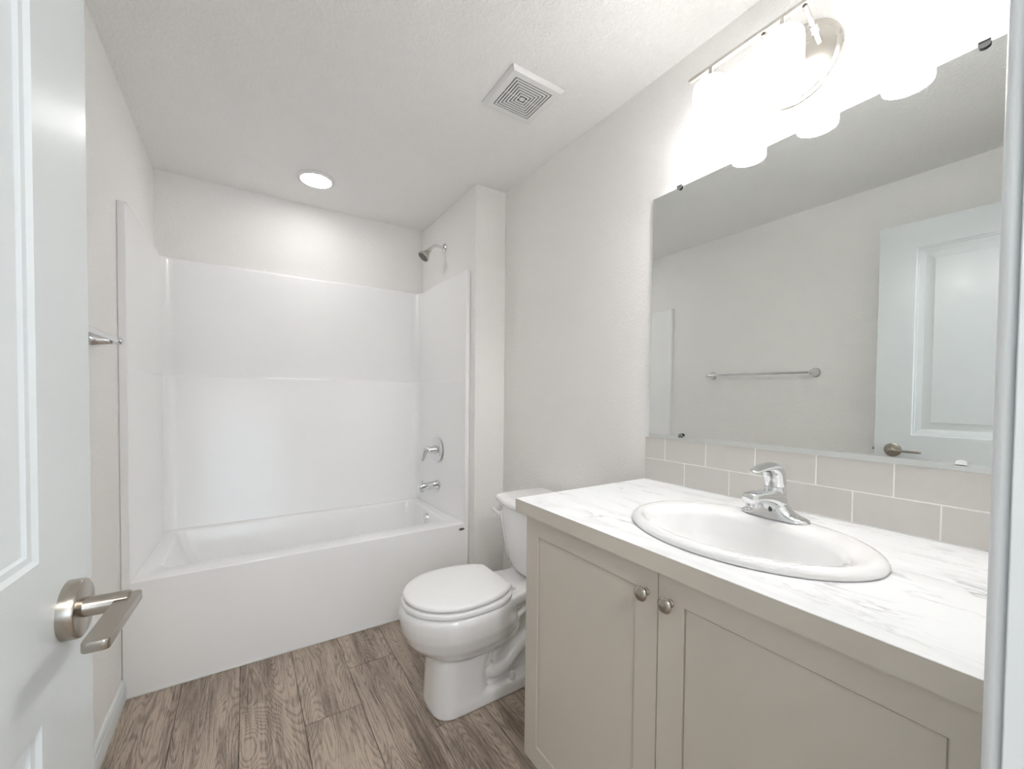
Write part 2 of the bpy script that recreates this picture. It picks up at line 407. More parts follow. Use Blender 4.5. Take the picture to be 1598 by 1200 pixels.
def lever_set(s):
    """s=+1 room side, -1 wall side (local y)"""
    y0 = 0 if s > 0 else -DT
    bm = bmesh.new()
    lathe(bm, (HX, y0, HZ), (0, s, 0), [(0, .0345), (.0125, .0345), (.0145, .0335), (.0155, .0315), (.0155, 0.001)], 48)
    r_ = obj('door_handle', bm, M['nickel'], parent=door, label='brushed nickel round rosette' if s > 0 else None)
    bm = bmesh.new(); L_ = .05 if s > 0 else .04
    lathe(bm, (HX, y0+s*.012, HZ), (0, s, 0), [(0, .0125), (.003, .0115), (L_-.010, .0115), (L_-.006, .0115)], 32)
    obj('neck', bm, M['nickel'], parent=r_)
    bm = bmesh.new()
    # flat paddle: local x towards the hinge side
    pr = rrect(HX-.113, -.0115, HX+.0125, .0115, .005, 0, 5)
    yc_ = y0+s*(L_+.005)
    rings = []
    for z, k in ((-.0055, .0), (-.0055, .96), (-.004, 1), (.004, 1), (.0055, .96), (.0055, .0)):
        if k == 0: continue
        rings.append([Vector((HX-.049+(p.x-HX+.049)*(1-(1-k)*.25), yc_+p.y*k, HZ+z)) for p in pr])
    loft(bm, rings)
    obj('lever', bm, M['nickel'], parent=r_)
lever_set(1); lever_set(-1)
bm = bmesh.new(); box(bm, (DW-.0005, -DT+.005, HZ-.028), (DW+.0015, -.005, HZ+.028)); lathe(bm, (DW, -DT/2, HZ), (1, 0, 0), [(0, .008), (.009, .008), (.010, .006)], 20)
obj('latch_plate', bm, M['nickel'], parent=door)
for z in (.2, 1.06, 1.93):
    bm = bmesh.new(); lathe(bm, (-.004, .004, z-.045), (0, 0, 1), [(0, .0055), (.09, .0055)], 16)
    obj('hinge', bm, M['nickel'], parent=door)

# ------------------------------------------------------------------ bathtub with one-piece surround
tub = empty('bathtub', (XA/2, YT, 0), 'white one-piece alcove bathtub with tall glossy surround walls and flat apron', 'bathtub')
e_ = .002
bm = bmesh.new()
ox0, ox1, oy0, oy1 = e_, XA-e_, YT, YB-e_
def rr(x0, y0, x1, y1, r, z): return rrect(x0, y0, x1, y1, r, z, 10)
rings = [rr(ox0, oy0, ox1, oy1, .002, .0), rr(ox0, oy0, ox1, oy1, .002, RIM-.006), rr(ox0, oy0+.0008, ox1, oy1, .003, RIM-.002), rr(ox0, oy0+.0022, ox1, oy1, .003, RIM-.0006), rr(ox0, oy0+.005, ox1, oy1, .004, RIM),
         rr(.098, 2.292, 1.436, 2.872, .055, RIM), rr(.103, 2.297, 1.431, 2.867, .055, RIM-.003), rr(.108, 2.302, 1.426, 2.862, .056, RIM-.012),
         rr(.135, 2.312, 1.412, 2.852, .065, RIM-.11), rr(.215, 2.325, 1.392, 2.84, .08, RIM-.27), rr(.27, 2.345, 1.375, 2.82, .09, RIM-.335), rr(.33, 2.39, 1.33, 2.775, .08, RIM-.355)]
loft(bm, rings)
obj('tub_body', bm, M['fiber'], parent=tub, angle=50)
# surround panels: one skin, lower tier proud of the upper tier
def u_path(off_s, off_b, r, z, yf=YT+.0015):
    fx = .0262 if z < ZF-.0005 and off_s > .03 else off_s
    pts = [Vector((fx, yf, z)), Vector((fx*.4+off_s*.6, yf+.25, z))]
    x0, x1, y1 = off_s, XA-off_s, YB-off_b
    for k in range(11):
        a = PI - PI/2*k/10; pts.append(Vector((x0+r + r*math.cos(a), y1-r + r*math.sin(a), z)))
    for k in range(11):
        a = PI/2 - PI/2*k/10; pts.append(Vector((x1-r + r*math.cos(a), y1-r + r*math.sin(a), z)))
    pts += [Vector((XA-fx*.4-off_s*.6, yf+.25, z)), Vector((XA-fx, yf, z))]
    return pts
bm = bmesh.new()
lo_s, lo_b, up_s, up_b = .046, .060, .040, .040
tiers = [(lo_s, lo_b, .05, RIM-.002), (lo_s+.004, lo_b+.004, .05, RIM+.003), (lo_s, lo_b, .05, RIM+.012), (lo_s, lo_b, .05, ZS-.012), (lo_s-.0005, lo_b-.001, .05, ZS-.006), (lo_s-.002, lo_b-.005, .05, ZS-.0015),
         (lo_s-.004, lo_b-.012, .05, ZS), (up_s+.001, up_b+.003, .05, ZS+.001), (up_s, up_b, .05, ZS+.005), (up_s, up_b, .05, ZF-.014), (up_s-.002, up_b-.002, .05, ZF-.006), (up_s-.006, up_b-.006, .05, ZF-.001), (up_s-.011, up_b-.011, .05, ZF), (.006, .006, .02, ZF)]
rows = [u_path(*t) for t in tiers]
loft(bm, rows, close=False)
obj('surround_wall', bm, M['fiber'], parent=tub, angle=40)
for sx_, nx in ((0, 1), (XA, -1)):
    bm = bmesh.new()
    xs_ = (0.0006, .0265) if nx > 0 else (XA-.0265, XA-.0006)
    z0_, z1_ = RIM-.02, ZF+.002
    pr = [Vector((xs_[0], 0, z0_)), Vector((xs_[1], 0, z0_))]
    xi, xo = (xs_[1], xs_[0]) if nx > 0 else (xs_[0], xs_[1])
    prof = [(xo, z0_), (xi, z0_), (xi, z1_-.012), (xi-nx*.002, z1_-.004), (xi-nx*.008, z1_), (xo+nx*.002, z1_+.001), (xo, z1_-.002)]
    loft(bm, [[Vector((x, y, z)) for x, z in prof] for y in (YT-.0012, YT+.022)])
    obj('front_flange', bm, M['fiber'], parent=tub, bevel=.002)
bm = bmesh.new()   # overflow plate with trip
oc = Vector((1.421, 2.57, .408))
lathe(bm, oc, (-1, 0, -.05), [(-.012, .033), (.004, .034), (.010, .033), (.013, .029), (.013, .021), (.017, .020), (.018, .016), (.018, .001)], 36)
obj('overflow_cover', bm, M['chrome'], parent=tub)
bm = bmesh.new(); lathe(bm, (1.25, 2.58, RIM-.356), (0, 0, 1), [(0, .035), (.004, .034), (.005, .025), (.002, .024), (.002, .001)], 32)
obj('drain', bm, M['chrome'], parent=tub)
bm = bmesh.new()   # small oval maker's badge
lathe(bm, (1.487, YT-.0005, .432), (0, -1, 0), [(0, .014), (.001, .014), (.0014, .013), (.0014, .001)], 36, sx=1.25, sy=.48)
sb = obj('badge', bm, M['badge'], parent=tub, label='small dark oval badge')
bm = bmesh.new()
for k, w in enumerate((.006, .0045, .005)): box(bm, (1.4785+.007*k-.0, YT-.0022, .4305), (1.4785+.007*k+w, YT-.0017, .4335))
obj('badge_lettering', bm, M['badge_text'], parent=sb)
bm = bmesh.new(); box(bm, (.005, YT-.004, .0008), (XA-.002, YT+.001, .005)); obj('caulk_line', bm, M['caulk'], parent=tub)
adopt(tub)

# ------------------------------------------------------------------ shower fittings on the end wall
WX = XA-lo_s   # face of lower panel
sh = empty('wall_shower', (XA, 2.557, 2.20), 'chrome cone shower head on a bent arm high on the tub alcove wall', 'shower head')
bm = bmesh.new(); c = Vector((XA, 2.557, 2.20))
lathe(bm, c, (-1, 0, 0), [(.0005, .033), (.003, .033), (.008, .027), (.012, .015), (.013, .011)], 36, cap1=True)
obj('wall_flange', bm, M['chrome'], parent=sh)
bm = bmesh.new()
pp = [c+Vector(v) for v in ((0, 0, 0), (-.03, -.001, .004), (-.06, -.002, .003), (-.088, -.003, -.012), (-.108, -.004, -.034))]
tube(bm, pp, [.0105]*5, 18, sub=6); obj('shower_arm', bm, M['chrome'], parent=sh)
bm = bmesh.new(); ax = Vector((-.62, -.02, -.78)).normalized(); s0 = pp[-1]
lathe(bm, s0-ax*.006, ax, [(0, .011), (.003, .0145), (.012, .0145), (.016, .012), (.022, .016), (.034, .020), (.050, .028), (.066, .0375), (.072, .0385), (.076, .038), (.0765, .033)], 40)
hd = obj('head', bm, M['nickel_light'], parent=sh)
bm = bmesh.new(); lathe(bm, s0+ax*.0695, ax, [(0, .033), (.0022, .033), (.0026, .001)], 36)
d_, u_, v_ = frame_of(ax)
for rad, cnt in ((.027, 14), (.018, 10), (.009, 6)):
    for k in range(cnt):
        a = 2*PI*k/cnt; lathe(bm, s0+ax*.0715+u_*rad*math.cos(a)+v_*rad*math.sin(a), ax, [(0, .0018), (.002, .0014)], 8)
obj('spray_face', bm, M['nozzle'], parent=hd)
adopt(sh)

va = empty('shower_valve', (WX, 2.55, .862), 'chrome round shower valve plate with a curled lever above the tub spout', 'shower valve')
c = Vector((WX, 2.55, .862)); bm = bmesh.new()
lathe(bm, c, (-1, 0, 0), [(.0, .081), (.004, .081), (.009, .074), (.013, .060), (.014, .030), (.014, .001)], 48)
obj('escutcheon', bm, M['chrome'], parent=va)
bm = bmesh.new()
lathe(bm, c+Vector((-.012, 0, 0)), (-1, 0, 0), [(0, .030), (.012, .027), (.030, .024), (.040, .022), (.052, .021), (.060, .016), (.063, .006)], 32)
hb = obj('valve_hub', bm, M['chrome'], parent=va)
bm = bmesh.new()
tube(bm, [c+Vector(v) for v in ((-.050, 0, .010), (-.074, .004, .004), (-.085, .008, -.018), (-.090, .011, -.045), (-.098, .014, -.072))], [(.014, .017), (.018, .013), (.015, .009), (.012, .006), (.010, .005)], 20, upv=(0, 1, 0), sub=6)
obj('lever', bm, M['chrome'], parent=hb)
adopt(va)

sp = empty('tub_spout', (WX, 2.55, .628), 'chrome tub spout with diverter pull over the tub end', 'tub spout')
c = Vector((WX, 2.55, .630)); bm = bmesh.new()
pr = [(0, .0275, .0275, 0), (.006, .0275, .0275, 0), (.01, .0255, .0255, 0), (.05, .0245, .024, -.001), (.08, .0235, .0225, -.003), (.105, .0225, .024, -.007), (.122, .0215, .026, -.011), (.128, .018, .022, -.012)]
rings = []
for t, ry, rz, dz in pr:
    rings.append([c+Vector((-t, ry*math.copysign(abs(math.cos(a))**.75, math.cos(a)), dz+rz*math.copysign(abs(math.sin(a))**.75, math.sin(a)))) for a in [2*PI*k/28 for k in range(28)]])
loft(bm, rings); obj('spout_body', bm, M['chrome'], parent=sp)
bm = bmesh.new(); lathe(bm, c+Vector((-.105, 0, .014)), (0, 0, 1), [(0, .005), (.008, .0035), (.014, .0035), (.016, .006), (.020, .006), (.021, .004)], 16)
obj('diverter_knob', bm, M['chrome'], parent=sp)
bm = bmesh.new(); lathe(bm, c+Vector((-.108, 0, -.026)), (0, 0, -1), [(0, .016), (.012, .016), (.013, .013), (.006, .012)], 20)
obj('spout_mouth', bm, M['chrome'], parent=sp)
adopt(sp)

# ------------------------------------------------------------------ toilet
TY = 1.495
toi = empty('toilet', (1.30, TY, 0), 'white two-piece toilet with closed elongated lid beside the vanity', 'toilet')
def egg(xf, xm, xb, hw, z, n=40, pw_=2.0, pb=2.6, cy=TY):
    """outline: front tip xf, widest at xm, rear xb"""
    pts = []
    for k in range(n):
        a = 2*PI*k/n; ca, sa = math.cos(a), math.sin(a)
        if ca < 0:
            x = xm - (xm-xf)*abs(ca)**(2/pw_); y = hw*math.copysign(abs(sa)**(2/pw_), sa)
        else:
            x = xm + (xb-xm)*abs(ca)**(2/pb); y = hw*math.copysign(abs(sa)**(2/pb), sa)
        pts.append(Vector((x, cy+y, z)))
    return pts
bm = bmesh.new()
# bowl
loft(bm, [egg(1.06, 1.17, 1.34, .085, .205), egg(1.015, 1.15, 1.36, .112, .218), egg(.965, 1.13, 1.40, .147, .245), egg(.926, 1.12, 1.40, .172, .285), egg(.906, 1.115, 1.38, .188, .33),
          egg(.900, 1.112, 1.36, .193, .365), egg(.900, 1.112, 1.36, .194, .392), egg(.904, 1.112, 1.355, .191, .408), egg(.912, 1.112, 1.35, .184, .416), egg(.93, 1.112, 1.34, .17, .418)])
# rear deck that carries the tank
def deck(z, gx, g):
    w0, w1 = .165-g, .108-g
    P = [(1.16, -.178+g), (1.26, -.165+g), (1.34, -.135+g), (1.42, -w1-.008), (1.52, -w1-.012), (1.64+gx, -w1-.006), (1.64+gx, w1+.006), (1.52, w1+.012), (1.42, w1+.008), (1.34, .135-g), (1.26, .165-g), (1.16, .178-g)]
    return [Vector((x, TY+y, z)) for x, y in P]
loft(bm, [deck(.335, -.02, .035), deck(.36, -.01, .010), deck(.385, 0, .0), deck(.408, 0, .0), deck(.415, 0, .004), deck(.4175, 0, .010)])
# pedestal front
def ped(xf, xb, hw, z, cy=TY):
    pts = []
    for k in range(40):
        a = 2*PI*k/40; ca, sa = math.cos(a), math.sin(a); xm = xf+.10
        e1 = 2/3.0
        if ca < 0: x = xm - (xm-xf)*abs(ca)**e1; y = hw*math.copysign(abs(sa)**e1, sa)
        else: x = xm + (xb-xm)*abs(ca)**.35; y = hw*math.copysign(abs(sa)**.35, sa)
        pts.append(Vector((x, cy+y, z)))
    return pts
loft(bm, [ped(1.003, 1.225, .109, .002), ped(1.003, 1.225, .110, .02), ped(1.006, 1.222, .109, .06), ped(1.010, 1.22, .107, .12), ped(1.014, 1.235, .105, .18), ped(1.02, 1.27, .104, .23), ped(1.03, 1.31, .10, .28)])
# low foot plate running back, and the recessed core with trapway bulge
loft(bm, [ped(1.005, 1.60, .111, .0), ped(1.005, 1.60, .112, .038), ped(1.009, 1.597, .108, .052), ped(1.02, 1.59, .095, .058)])
loft(bm, [ped(1.10, 1.56, .070, .03), ped(1.10, 1.57, .066, .16), ped(1.10, 1.60, .066, .30), ped(1.10, 1.62, .085, .37)])
for s in (-1, 1):
    yy = TY + s*.058
    tube(bm, [(1.235, yy, .23), (1.215, yy+s*.008, .185), (1.222, yy+s*.014, .135), (1.262, yy+s*.017, .108), (1.315, yy+s*.016, .118), (1.37, yy+s*.014, .160), (1.46, yy+s*.010, .200), (1.56, yy, .205)],
         [.024, .027, .029, .030, .030, .030, .029, .026], 20, sub=5)
    # sweeping shoulder from deck down to the foot
    tube(bm, [(1.47, yy+s*.030, .36), (1.38, yy+s*.030, .325), (1.30, yy+s*.028, .265), (1.245, yy+s*.024, .20), (1.215, yy+s*.022, .12), (1.212, yy+s*.022, .05)], [(.030, .016), (.026, .016), (.022, .015), (.018, .014), (.014, .013), (.012, .012)], 18, sub=5)
bw = obj('bowl', bm, M['porcelain'], parent=toi, angle=60)
md = bw.modifiers.new('remesh', 'REMESH'); md.mode = 'VOXEL'; md.voxel_size = .0045; md.use_smooth_shade = True
ms = bw.modifiers.new('smooth', 'SMOOTH'); ms.factor = .5; ms.iterations = 14
bm = bmesh.new()
def seatring(o, z, inner=False):
    if not inner: return egg(.907+o, 1.112, 1.335-o*.3, .187-o, z, pb=3.2)
    return egg(.985-o, 1.115, 1.27+o, .115+o, z, pb=2.4)
vs = loft(bm, [seatring(.004, .4205), seatring(0, .4235), seatring(0, .433), seatring(.003, .4385), seatring(.010, .4405), seatring(.0, .4405, True), seatring(.0, .4205, True)], cap0=False, cap1=False)
n = len(vs[0])
for i in range(n): bm.faces.new((vs[0][i], vs[-1][i], vs[-1][(i+1) % n], vs[0][(i+1) % n]))
obj('seat', bm, M['seat'], parent=toi, angle=50)
bm = bmesh.new()
def lidring(o, z):
    # rear cut straight across
    pts = egg(.914+o, 1.112, 1.36, .181-o, z, n=72, pb=2.3)
    xb = 1.318-o*.5
    return [Vector((min(p.x, xb), p.y, p.z)) for p in pts]
loft(bm, [lidring(.012, .444), lidring(.002, .446), lidring(0, .449), lidring(0, .456), lidring(.003, .4605), lidring(.010, .4635), lidring(.03, .465), lidring(.08, .466)])
obj('lid', bm, M['seat'], parent=toi, angle=50)
for s in (-1, 1):
    bm = bmesh.new()
    tube(bm, [(1.332, TY+s*.070-.022, .436), (1.332, TY+s*.070+.022, .436)], [.0085, .0085], 16)
    box(bm, (1.318, TY+s*.07-.018, .4185), (1.356, TY+s*.07+.018, .430))
    obj('seat_hinge', bm, M['seat'], parent=toi, bevel=.002)
    bm = bmesh.new(); lathe(bm, (1.338, TY+s*.092, .052), (0, 0, 1), [(0, .016), (.004, .0165), (.010, .014), (.026, .0115), (.031, .009), (.033, .004)], 24)
    obj('bolt_cap', bm, M['seat'], parent=toi)
def tankring(xf, xb, hw, z, bow=.030, o=0.0):
    pts = []
    n = 14
    xf += o; hw -= o; xb -= o
    # front bowed, rounded corners; clockwise from rear right
    r = .045
    for k in range(n+1):
        y = -hw + r + (2*hw-2*r)*k/n; t = (y)/(hw-r); pts.append(Vector((xf + bow*t*t, TY+y, z)))
    xc = xf + bow
    for k in range(1, 7):
        a = PI/2*k/6; pts.append(Vector((xc + r - r*math.cos(a), TY+hw-r+r*math.sin(a), z)))
    for k in range(0, 5):
        a = PI/2*k/4; pts.append(Vector((xb-.02+.02*math.sin(a), TY+hw-.02+.02*math.cos(a), z)))
    for k in range(0, 5):
        a = PI/2*k/4; pts.append(Vector((xb-.02+.02*math.cos(a), TY-hw+.02-.02*math.sin(a), z)))
    for k in range(1, 7):
        a = PI/2*k/6; pts.append(Vector((xc + r - r*math.sin(a), TY-hw+r-r*math.cos(a), z)))
    return pts
bm = bmesh.new()
loft(bm, [tankring(1.470, 1.655, .145, .4195), tankring(1.448, 1.665, .170, .424), tankring(1.437, 1.670, .180, .44), tankring(1.428, 1.675, .186, .48), tankring(1.412, 1.69, .200, .60), tankring(1.402, 1.70, .210, .722)])
obj('tank', bm, M['porcelain'], parent=toi, angle=50)
bm = bmesh.new()
loft(bm, [tankring(1.398, 1.705, .207, .7225), tankring(1.390, 1.712, .215, .7265), tankring(1.388, 1.714, .217, .733), tankring(1.389, 1.714, .216, .743), tankring(1.393, 1.710, .212, .750), tankring(1.402, 1.70, .203, .754), tankring(1.43, 1.68, .185, .756)])
obj('tank_lid', bm, M['porcelain'], parent=toi, angle=50)
bm = bmesh.new()
lathe(bm, (1.44, TY+.168, .690), (-1, 0, 0), [(0, .012), (.03, .012), (.036, .010), (.048, .009), (.050, .007)], 20)
tube(bm, [(1.398, TY+.168, .690), (1.394, TY+.138, .686), (1.393, TY+.106, .680)], [(.006, .010), (.005, .009), (.005, .011)], 16, upv=(0, 0, 1), sub=4)
obj('flush_lever', bm, M['seat'], parent=toi)
adopt(toi)

# ------------------------------------------------------------------ vanity cabinet
CX, CY0, CY1 = 1.140, YE+.004, 1.030      # face plane of doors, run along y
van = empty('vanity_cabinet', (1.43, (CY0+CY1)/2, 0), 'greige painted vanity cabinet with two shaker doors under the marble top', 'cabinet')
bm = bmesh.new()
ZT = ZC-.0405
box(bm, (CX+.020, CY0, .10), (CX+.038, CY1, ZT)); box(bm, (XR-.014, CY0, .10), (XR-.002, CY1, ZT))
box(bm, (CX+.038, CY0, .10), (XR-.014, CY0+.018, ZT)); box(bm, (CX+.038, CY1-.018, .10), (XR-.014, CY1, ZT))
box(bm, (CX+.038, CY0+.018, .10), (XR-.014, CY1-.018, .118)); box(bm, (CX+.075, CY0, 0), (CX+.090, CY1, .10))
box(bm, (CX+.090, CY0, 0), (XR-.002, CY0+.018, .10)); box(bm, (CX+.090, CY1-.018, 0), (XR-.002, CY1, .10))
obj('carcass', bm, [M['cabinet']], parent=van, bevel=.0015)
bm = bmesh.new(); box(bm, (CX+.0192, CY0+.004, .105), (CX+.0199, CY1-.004, ZT-.001)); obj('painted_gap_shade', bm, M['cabinet_dark'], parent=van)  # thin dark sheet, paints the shade in the gaps around the doors
SEAM = .547
def cab_door(y0, y1, ky):
    bm = bmesh.new(); z0, z1 = .112, ZT-.0055; f = .058; x0, x1 = CX, CX+.019; dep = .0045
    ys = [y0, y0+f, y1-f, y1]; zs = [z0, z0+f, z1-f+.006, z1]
    front = [[bm.verts.new((x0, y, z)) for y in ys] for z in zs]
    for j in range(3):
        for i in range(3):
            if i == 1 and j == 1: continue
            bm.faces.new((front[j][i], front[j][i+1], front[j+1][i+1], front[j+1][i]))
    inn = [front[1][1], front[1][2], front[2][2], front[2][1]]
    prev = inn
    for ins, dx in ((.0008, .0008), (.0010, dep+.003), (.0034, dep+.003), (.0036, dep)):
        cur = [bm.verts.new((x0+dx, y, z)) for y, z in ((ys[1]+ins, zs[1]+ins), (ys[2]-ins, zs[1]+ins), (ys[2]-ins, zs[2]-ins), (ys[1]+ins, zs[2]-ins))]
        for k in range(4): bm.faces.new((prev[k], prev[(k+1) % 4], cur[(k+1) % 4], cur[k]))
        prev = cur
    bm.faces.new(prev)
    per = front[0] + [r[-1] for r in front[1:]] + list(reversed(front[-1][:-1])) + [r[0] for r in reversed(front[1:-1])]
    bk = [bm.verts.new((x1, v.co.y, v.co.z)) for v in per]
    for k in range(len(per)): bm.faces.new((per[k], per[(k+1) % len(per)], bk[(k+1) % len(per)], bk[k]))
    bm.faces.new(bk)
    d = obj('door', bm, M['cabinet'], parent=van, angle=25)
    bm = bmesh.new()
    lathe(bm, (CX-.0002, ky, .806), (-1, 0, 0), [(0, .0085), (.002, .0085), (.004, .006), (.012, .0055), (.016, .008), (.0175, .0145), (.019, .0158), (.021, .0160), (.0235, .0145), (.0262, .010), (.0275, .004), (.0277, .0005)], 36)
    obj('knob', bm, M['nickel'], parent=d)
cab_door(SEAM+.0012, CY1-.002, SEAM+.030)
cab_door(CY0+.002, SEAM-.0012, SEAM-.030)
adopt(van)

# ------------------------------------------------------------------ countertop with sink opening
FX, TY0, TY1 = 1.120, YE+.003, 1.062
SCX, SCY, SAX, SAY = 1.385, .510, .203, .266
bm = bmesh.new()
NA = 96
def ellp(ax, ay, z, cx=SCX, cy=SCY, p=2.0): return [Vector((cx + ax*math.copysign(abs(math.cos(a))**(2/p), math.cos(a)), cy + ay*math.copysign(abs(math.sin(a))**(2/p), math.sin(a)), z)) for a in [2*PI*k/NA for k in range(NA)]]
def recr(z, g=0.0):
    out = []
    x0, x1, y0, y1 = FX+g, XR-.002, TY0, TY1-g
    corners = [math.atan2((y-SCY), (x-SCX)) % (2*PI) for x in (x0, x1) for y in (y0, y1)]
    for k in range(NA):
        a = 2*PI*k/NA
        for c_ in corners:
            if abs((a-c_+PI) % (2*PI)-PI) < PI/NA: a = c_
        dx, dy = math.cos(a), math.sin(a); t = 1e9
        if dx > 1e-9: t = min(t, (x1-SCX)/dx)
        if dx < -1e-9: t = min(t, (x0-SCX)/dx)
        if dy > 1e-9: t = min(t, (y1-SCY)/dy)
        if dy < -1e-9: t = min(t, (y0-SCY)/dy)
        out.append(Vector((SCX+dx*t, SCY+dy*t, z)))
    return out
rings = [ellp(.185, .245, ZC-.0395), ellp(.185, .245, ZC), recr(ZC, .0008), recr(ZC-.0008), recr(ZC-.0395)]
vs = loft(bm, rings, cap0=False, cap1=False)
for i in range(NA):
    j = (i+1) % NA; bm.faces.new((vs[-1][i], vs[-1][j], vs[0][j], vs[0][i]))
for f in bm.faces:
    c = f.calc_center_median(); f.material_index = 0
    f.normal_update()
    if abs(f.normal.z) < .3 and (c.x < FX+.01 or c.y > TY1-.01): f.material_index = 1
ct = obj('countertop', bm, [M['marble'], M['cabinet']], angle=30)
tag(ct, 'white countertop with thin grey marble veins and greige front edge on the vanity', 'countertop')

# sink
SZ = ZC+.0005
sk = empty('sink', (SCX, SCY, ZC), 'white oval drop-in sink set in the marble-look vanity top', 'sink')
bm = bmesh.new()
icx = SCX-.030
loft(bm, [ellp(SAX-.010, SAY-.010, SZ), ellp(SAX, SAY, SZ+.001), ellp(SAX+.001, SAY+.001, SZ+.006), ellp(SAX-.003, SAY-.003, SZ+.012), ellp(SAX-.010, SAY-.010, SZ+.0165), ellp(SAX-.018, SAY-.018, SZ+.018), ellp(SAX-.026, SAY-.026, SZ+.0175, cx=SCX-.003),
          ellp(.157, .222, SZ+.014, cx=icx+.005), ellp(.150, .214, SZ+.009, cx=icx), ellp(.143, .206, SZ-.004, cx=icx), ellp(.133, .194, SZ-.045, cx=icx), ellp(.112, .165, SZ-.095, cx=icx), ellp(.080, .115, SZ-.124, cx=icx), ellp(.040, .050, SZ-.134, cx=icx), ellp(.022, .022, SZ-.136, cx=icx),
          ellp(.022, .022, SZ-.142, cx=icx), ellp(.045, .06, SZ-.140, cx=icx), ellp(.09, .125, SZ-.130, cx=icx), ellp(.122, .175, SZ-.098, cx=icx), ellp(.142, .204, SZ-.045, cx=icx), ellp(.155, .22, SZ-.012, cx=icx+.004), ellp(.165, .23, SZ, cx=SCX-.004)], cap0=False, cap1=False)
vv = list(bm.verts); a_, b2 = vv[:NA], vv[-NA:]
for i in range(NA): bm.faces.new((a_[i], b2[i], b2[(i+1) % NA], a_[(i+1) % NA]))
obj('basin', bm, M['porcelain'], parent=sk, angle=60)
bm = bmesh.new(); lathe(bm, (icx, SCY, SZ-.139), (0, 0, 1), [(0, .0215), (.0035, .0215), (.0045, .017), (.001, .016), (.004, .009), (.005, .001)], 28)
obj('drain', bm, M['chrome'], parent=sk)
adopt(sk)

# faucet
FAX, FAY, FZ = 1.548, .508, SZ+.0172
fa = empty('faucet', (FAX, FAY, FZ), 'chrome single-handle faucet on the back rim of the oval sink', 'faucet')
bm = bmesh.new()
# winged base: sections across y
secs = []
for k in range(25):
    t = -1 + 2*k/24; y = t*.078
    w = .0265*math.sqrt(max(0, 1-abs(t)**3.2)) + .0015
    h = .010 + .050*math.exp(-(t/.36)**2) * (1 if True else 0)
    h *= math.sqrt(max(.02, 1-abs(t)**6))
    ring = []
    for i in range(24):
        a = 2*PI*i/24; ca, sa = math.cos(a), math.sin(a)
        x = w*math.copysign(abs(ca)**.8, ca)*(1 - .25*max(0, sa)*math.exp(-(t/.4)**2)); z = h*max(0, sa)**.8 if sa > 0 else 0
        ring.append(Vector((FAX+x, FAY+y, FZ+z+.0005*(sa > 0))))
    secs.append(ring)
loft(bm, secs)
# spout
def sup(c_, hw, hh, dirv, n=24, p=.7):
    d = Vector(dirv).normalized(); u = Vector((0, 1, 0)); w = d.cross(u).normalized()
    if w.z < 0: w = -w
    return [Vector(c_) + u*(hw*math.copysign(abs(math.cos(a))**p, math.cos(a))) + w*(hh*math.copysign(abs(math.sin(a))**p, math.sin(a))) for a in [2*PI*k/n for k in range(n)]]
sp_ = [((FAX+.006, FAY, FZ+.035), .026, .028, (-1, 0, .15)), ((FAX-.02, FAY, FZ+.043), .025, .023, (-1, 0, .28)), ((FAX-.045, FAY, FZ+.050), .023, .017, (-1, 0, .25)), ((FAX-.075, FAY, FZ+.055), .020, .013, (-1, 0, .12)), ((FAX-.100, FAY, FZ+.056), .018, .012, (-1, 0, 0)), ((FAX-.110, FAY, FZ+.055), .0165, .0115, (-1, 0, -.1)), ((FAX-.114, FAY, FZ+.0545), .012, .008, (-1, 0, -.1))]
loft(bm, [sup(*s) for s in sp_])
body = obj('faucet_body', bm, M['chrome'], parent=fa, angle=50)
bm = bmesh.new(); lathe(bm, (FAX-.098, FAY, FZ+.048), (-.12, 0, -1), [(0, .0125), (.012, .0125), (.013, .010), (.009, .009), (.009, .001)], 24)
obj('aerator', bm, M['chrome'], parent=fa)
bm = bmesh.new()
lathe(bm, (FAX+.002, FAY, FZ+.050), (-.05, 0, 1), [(0, .0245), (.010, .0240), (.014, .0225), (.020, .0220), (.022, .019)], 32)
obj('collar', bm, M['chrome'], parent=fa)
bm = bmesh.new()
hs = [((FAX+.003, FAY, FZ+.064), .0225, .0220, (0, 0, 1)), ((FAX+.002, FAY, FZ+.078), .0235, .0235, (-.1, 0, 1)), ((FAX-.002, FAY, FZ+.094), .0245, .0245, (-.35, 0, 1)), ((FAX-.010, FAY, FZ+.107), .0245, .0215, (-.9, 0, .8)), ((FAX-.026, FAY, FZ+.114), .0235, .0145, (-1, 0, .35)),
      ((FAX-.048, FAY, FZ+.117), .0205, .0085, (-1, 0, .05)), ((FAX-.070, FAY, FZ+.115), .0165, .0050, (-1, 0, -.12)), ((FAX-.090, FAY, FZ+.112), .0145, .0042, (-1, 0, -.12)), ((FAX-.100, FAY, FZ+.1115), .011, .0038, (-1, 0, 0)), ((FAX-.104, FAY, FZ+.1115), .006, .002, (-1, 0, 0))]
def hring(s):
    c_, hw, hh, dv = s
    d = Vector(dv).normalized(); u = Vector((0, 1, 0)); w = u.cross(d).normalized()
    return [Vector(c_) + u*(hw*math.cos(a)) + w*(hh*math.sin(a)) for a in [2*PI*k/28 for k in range(28)]]
loft(bm, [hring(s) for s in hs])
o = obj('handle', bm, M['chrome'], parent=fa, angle=60); o.modifiers.new('sub', 'SUBSURF').levels = 1; o.modifiers['sub'].render_levels = 2
bm = bmesh.new(); lathe(bm, (FAX-.0255, FAY-.004, FZ+.020), (-1, 0, .2), [(0, .0042), (.002, .004), (.0022, .002)], 14)
obj('pop_up_hole', bm, M['badge'], parent=fa)
adopt(fa); fa.scale = (1.14, 1.04, 1.12)

